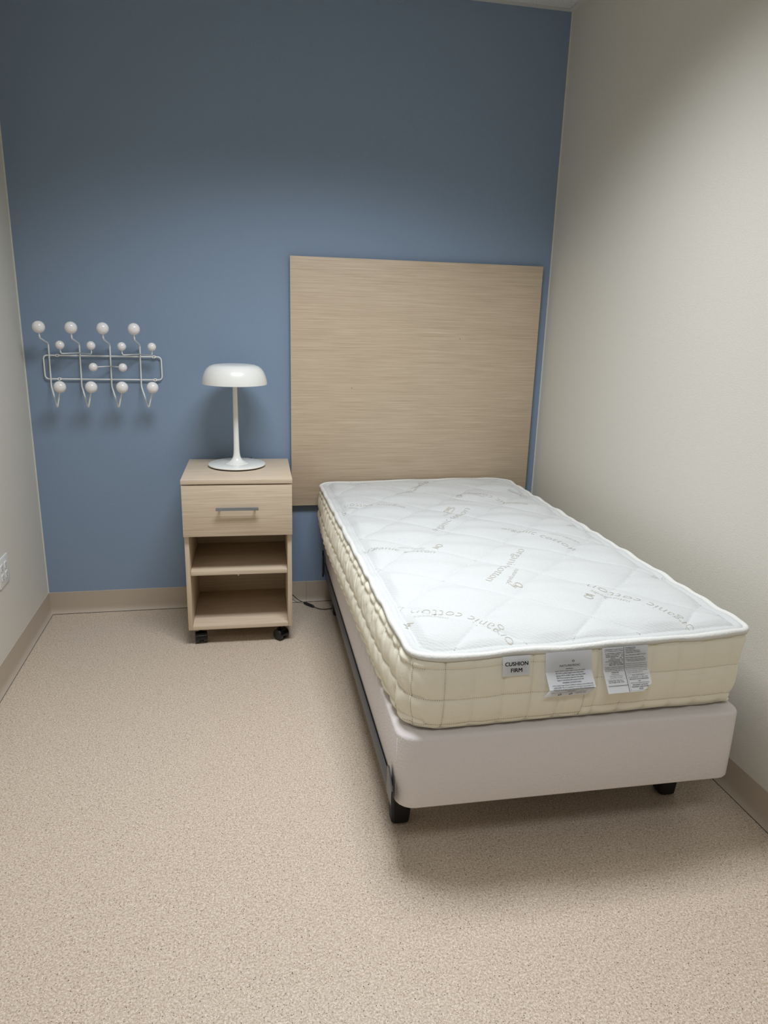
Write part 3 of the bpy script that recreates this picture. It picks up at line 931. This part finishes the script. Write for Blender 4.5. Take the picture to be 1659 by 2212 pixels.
for (a, c, h) in (((889, 1341), (874, 1334), 0.036), ((1283, 1296), (1262, 1292), 0.036), ((1106, 1265), (1119, 1272), 0.036), ((937, 1183), (950, 1187), 0.036), ((975, 1102), (960, 1108), 0.036), ((999, 1075), (985, 1074), 0.036), ((742, 1099), (730, 1102), 0.036)):
    m_ = ((a[0] + c[0]) / 2, (a[1] + c[1]) / 2); lay('', U(*a), U(*m_), U(*c), h, glyph=LG)
# partial words that run off the edges
lay('organic cotton', U(1409, 1249), U(1447, 1247), U(1500, 1262), 0.046)
lay('organic cotton', U(1226, 1141), U(1255, 1140), U(1285, 1150), 0.046)
lay('cotton', U(757, 1037), U(778, 1039), U(798, 1040), 0.046)
lay('cotton', U(1022, 1033), U(1006, 1032), U(990, 1032), 0.046)
lay('organic cotton', U(1138, 1076), U(1120, 1069), U(1098, 1061), 0.046)

# ---- sewn-in labels on the foot end -----------------------------------
def hanging_label(name, top_l, top_r, rows, texts, rules=(), cut=None, label=None):
    """A strip hanging from under the tape. rows: list of (v metres down, x shift, out metres, z) along the strip.
    texts: (string, u centre/left, v, size, bold, align). u,v are metres on the strip."""
    wd = top_r - top_l
    def surf(u, v):
        # find segment
        for (v0, sx0, o0, z0), (v1, sx1, o1, z1) in zip(rows, rows[1:]):
            if v <= v1 or (v1, sx1, o1, z1) == rows[-1]:
                t = (v - v0) / (v1 - v0)
                return Vector((top_l + u + lerp(sx0, sx1, t) + 0 * v, -ML - 0.0155 - lerp(o0, o1, t) , lerp(z0, z1, t)))
    bm = bmesh.new(); vmax = rows[-1][0]
    brk = sorted(set([r[0] for r in rows] + [vmax * k / 14 for k in range(15)]))
    NUU = 8; G = []
    for v in brk:
        row = []
        for i in range(NUU + 1):
            u = wd * i / NUU
            vv = v
            if cut and v > cut[0]:
                lim = wd - (v - cut[0]) / (vmax - cut[0]) * cut[1]; u = lim * i / NUU
            row.append(bm.verts.new(surf(u, vv)))
        G.append(row)
    for A, B in zip(G, G[1:]):
        for i in range(NUU): bm.faces.new((A[i], B[i], B[i + 1], A[i + 1]))
    geom = bmesh.ops.solidify(bm, geom=bm.faces[:], thickness=0.0004)
    o = link(name, bm, M_LABEL, mt, auto=True)
    if label: o['label'] = label
    b3 = bmesh.new()
    def on_front(u, v, lift=0.0006):
        p = surf(u, v); q = surf(u, min(v + 0.001, vmax)) if v + 0.001 <= vmax else p; r0 = surf(u, max(v - 0.001, 0))
        d = (q - r0).normalized(); nr = Vector((1, 0, 0)).cross(d); 
        if nr.y > 0: nr = -nr
        return p + nr * lift
    for body, u, v, size, bold, al in texts:
        vs, fs = text_mesh(body, size, 0.0, res=1 if size < 0.008 else 3)
        if bold:
            n0 = len(vs); k_ = size * 0.045
            base_v, base_f = list(vs), list(fs)
            for q_, (ox, oy) in enumerate(((k_, 0), (0, k_ * 0.6), (k_, k_ * 0.6))):
                vs = vs + [Vector((v.x + ox, v.y + oy, 0)) for v in base_v]
                fs = fs + [tuple(i + n0 * (q_ + 1) for i in f) for f in base_f]
        if not vs: continue
        lim = (0.0570 if (name == 'law_label' and u < 0.059) else wd - 0.004) - u if al == 'L' else (0.054 if name == 'law_label' else wd - 0.012)
        wt = max(p.x for p in vs) - min(p.x for p in vs)
        if wt > lim: vs = [Vector((p.x * lim / wt, p.y, 0)) for p in vs]
        x0 = min(p.x for p in vs); x1 = max(p.x for p in vs)
        sh = u - (x0 + x1) / 2 if al == 'C' else u - x0
        for f in fs:
            P = [(vs[i].x + sh, v - vs[i].y) for i in f]
            if any(p[0] < 0 or p[0] > wd or p[1] < 0 or p[1] > vmax - 0.0003 for p in P): continue
            if cut and any(p[1] > cut[0] and p[0] > wd - (p[1] - cut[0]) / (vmax - cut[0]) * cut[1] for p in P): continue
            b3.faces.new([b3.verts.new(on_front(*p)) for p in P])
    for u0, u1, v0, v1 in rules:
        n = 10
        for k in range(n):
            a, b = lerp(v0, v1, k / n), lerp(v0, v1, (k + 1) / n)
            b3.faces.new([b3.verts.new(on_front(*p)) for p in ((u0, a), (u1, a), (u1, b), (u0, b))])
    bmesh.ops.recalc_face_normals(b3, faces=b3.faces)
    link('printed_lettering', b3, M_INK, o)

dX = -MX - 0.0228   # world x at the foot end -> local x
ET = 0.219
hanging_label('size_label', 1.5385 + dX, 1.6115 + dX, [(0, 0, 0.001, ET - 0.002), (0.054, 0.002, 0.004, ET - 0.055)],
    [('CUSHION', 0.0365, 0.0265, 0.0150, True, 'C'), ('FIRM', 0.0365, 0.0440, 0.0150, True, 'C')], label='small white label reading CUSHION FIRM')
lines = ['Fabric: GOTS certified organic cotton, Non-GMO', 'Fill: GOTS certified organic cotton, Non-GMO', 'Batting: GOTS certified organic wool, Non-GMO', 'PLA: From food grade sugarcane, Non-GMO', 'Support: innerspring with encased steel coils']
tx = [('NATUREPEDIC', 0.0655, 0.0460, 0.0088, False, 'C'), ('O', 0.0745, 0.0330, 0.0085, True, 'C'), ('-', 0.0745, 0.0345, 0.0100, True, 'C'), ('MATERIALS', 0.0645, 0.0540, 0.0040, True, 'C')]
for k, l in enumerate(lines): tx.append((l, 0.026, 0.0605 + 0.0058 * k, 0.0040, True, 'L'))
tx += [('ORGANIC & NON-TOXIC', 0.064, 0.0905, 0.0045, True, 'C'),
       ('GOTS Certified Organic Mattress. Additional certifications include MADE SAFE,', 0.010, 0.0965, 0.0034, True, 'L'),
       ('GREENGUARD Gold, UL Formaldehyde-Free, and Organic Content Standard OCS.', 0.012, 0.1020, 0.0034, True, 'L'),
       ('MADE IN USA. Free of chemicals of concern, flame retardants, PFAS, including polyurethane foam.', 0.010, 0.1065, 0.0030, True, 'L'),
       ('and barriers made without glues or adhesives and no flame retardant chemicals.', 0.018, 0.1110, 0.0034, True, 'L'),
       ('STANDARDS', 0.064, 0.1160, 0.0040, True, 'C'), ('Mattress cover tested for purity and performance by independent labs.', 0.012, 0.1210, 0.0034, True, 'L'),
       ('O', 0.040, 0.1335, 0.0110, True, 'C'), ('O', 0.070, 0.1335, 0.0110, True, 'C'), ('MADE IN USA', 0.096, 0.1290, 0.0046, True, 'C')]
hanging_label('materials_label', 1.652 + dX, 1.778 + dX, [(0, 0, 0.001, ET), (0.060, 0.002, 0.006, ET - 0.052), (0.106, 0.006, 0.030, ET - 0.090), (0.138, -0.002, 0.014, ET - 0.117)], tx, label='long white label folded back at its foot')
tc_ = [('UNDER PENALTY OF LAW THIS TAG', 0.006, 0.0085, 0.0042, True, 'L'), ('NOT TO BE REMOVED EXCEPT BY CONSUMER', 0.006, 0.0135, 0.0036, True, 'L'), ('ALL NEW MATERIAL CONSISTING OF', 0.007, 0.0205, 0.0042, True, 'L'),
      ('ORGANIC COTTON BATTING      56%', 0.008, 0.0255, 0.0042, True, 'L'), ('BLENDED FIBER BATTING         21%', 0.009, 0.0305, 0.0042, True, 'L'), ('WOOL           8%', 0.022, 0.0355, 0.0042, True, 'L'), ('ORGANIC COTTON   14%', 0.016, 0.0405, 0.0042, True, 'L'),
      ('PLA POLYLACTIDE BATTING     1%', 0.008, 0.0455, 0.0042, True, 'L'), ('COIL SPRING UNIT', 0.018, 0.0505, 0.0042, True, 'L'), ('REG. NO. CA 7388', 0.018, 0.0565, 0.0048, True, 'L'),
      ('Certification is made by the manufacturer', 0.006, 0.0640, 0.0034, True, 'L'), ('that the materials in this article are', 0.006, 0.0690, 0.0036, True, 'L'), ('described in accordance with law.', 0.006, 0.0740, 0.0036, True, 'L'),
      ('MADE BY', 0.022, 0.0815, 0.0048, True, 'L'), ('Naturepedic', 0.020, 0.0870, 0.0042, False, 'L'), ('16925 Park Circle Drive', 0.013, 0.0920, 0.0038, False, 'L'), ('Chagrin Falls, OH 44023', 0.014, 0.0970, 0.0036, False, 'L'),
      ('Finished Size: 38 x 75 in.', 0.008, 0.1060, 0.0042, True, 'L'), ('Net Weight of Fill: 12 lbs.', 0.008, 0.1110, 0.0042, True, 'L'),
      ('Distributed by', 0.064, 0.0060, 0.0050, True, 'L'), ('NATUREPEDIC', 0.064, 0.0110, 0.0042, True, 'L'), ('16925 Park Circle Drive', 0.064, 0.0160, 0.0042, True, 'L'), ('Chagrin Falls, OH 44023', 0.064, 0.0210, 0.0042, True, 'L'),
      ('Date of Manufacture: Lot:', 0.064, 0.0290, 0.0036, True, 'L'), ('22917212', 0.098, 0.0290, 0.0060, False, 'L'), ('Model: Organic Cushion Firm, Twin', 0.064, 0.0370, 0.0036, True, 'L'),
      ('Prototype ID: EOS Organic Trilux A -RCSF1', 0.064, 0.0430, 0.0032, True, 'L'), ('No Component Change: 9-18-19-14', 0.070, 0.0475, 0.0034, True, 'L')]
for k, l in enumerate(['This mattress meets the requirements of', '16 CFR Part 1633 (federal flammability', '(open flame) standard for mattress sets)', 'when used without a foundation or with', 'foundations: (Organic, Quilted, 38/75/3).', 'Organic Adjustable #01.(*).']):
    tc_.append((l, 0.063, 0.0560 + 0.0058 * k, 0.0042, False, 'L'))
for k, (l, b_) in enumerate([('THIS MATTRESS', False), ('IS INTENDED TO BE USED', False), ('WITHOUT A FOUNDATION', True), ('OR', True), ('WITH FOUNDATION(S)', False), ('ORGANIC QUILTED', True), ('ORGANIC ADJUSTABLE', True), ('(ADJ)', True)]):
    tc_.append((l, 0.0935, 0.0945 + 0.0058 * k, 0.0050, b_, 'C'))
hanging_label('law_label', 1.806 + dX, 1.934 + dX, [(0, 0, 0.001, ET + 0.002), (0.070, 0.005, 0.008, ET - 0.058), (0.082, 0.007, 0.012, ET - 0.066), (0.142, 0.012, 0.036, ET - 0.110)], tc_,
    rules=[(0.0590, 0.0602, 0.001, 0.1415), (0.004, 0.059, 0.1195, 0.1208), (0.004, 0.058, 0.0520, 0.0523), (0.004, 0.058, 0.0595, 0.0598), (0.004, 0.058, 0.0755, 0.0758), (0.004, 0.058, 0.1005, 0.1008), (0.064, 0.124, 0.0895, 0.0899), (0.064, 0.0644, 0.0895, 0.139), (0.064, 0.112, 0.1385, 0.139)],
    cut=(0.120, 0.028), label='white label with black divided print and a clipped corner')
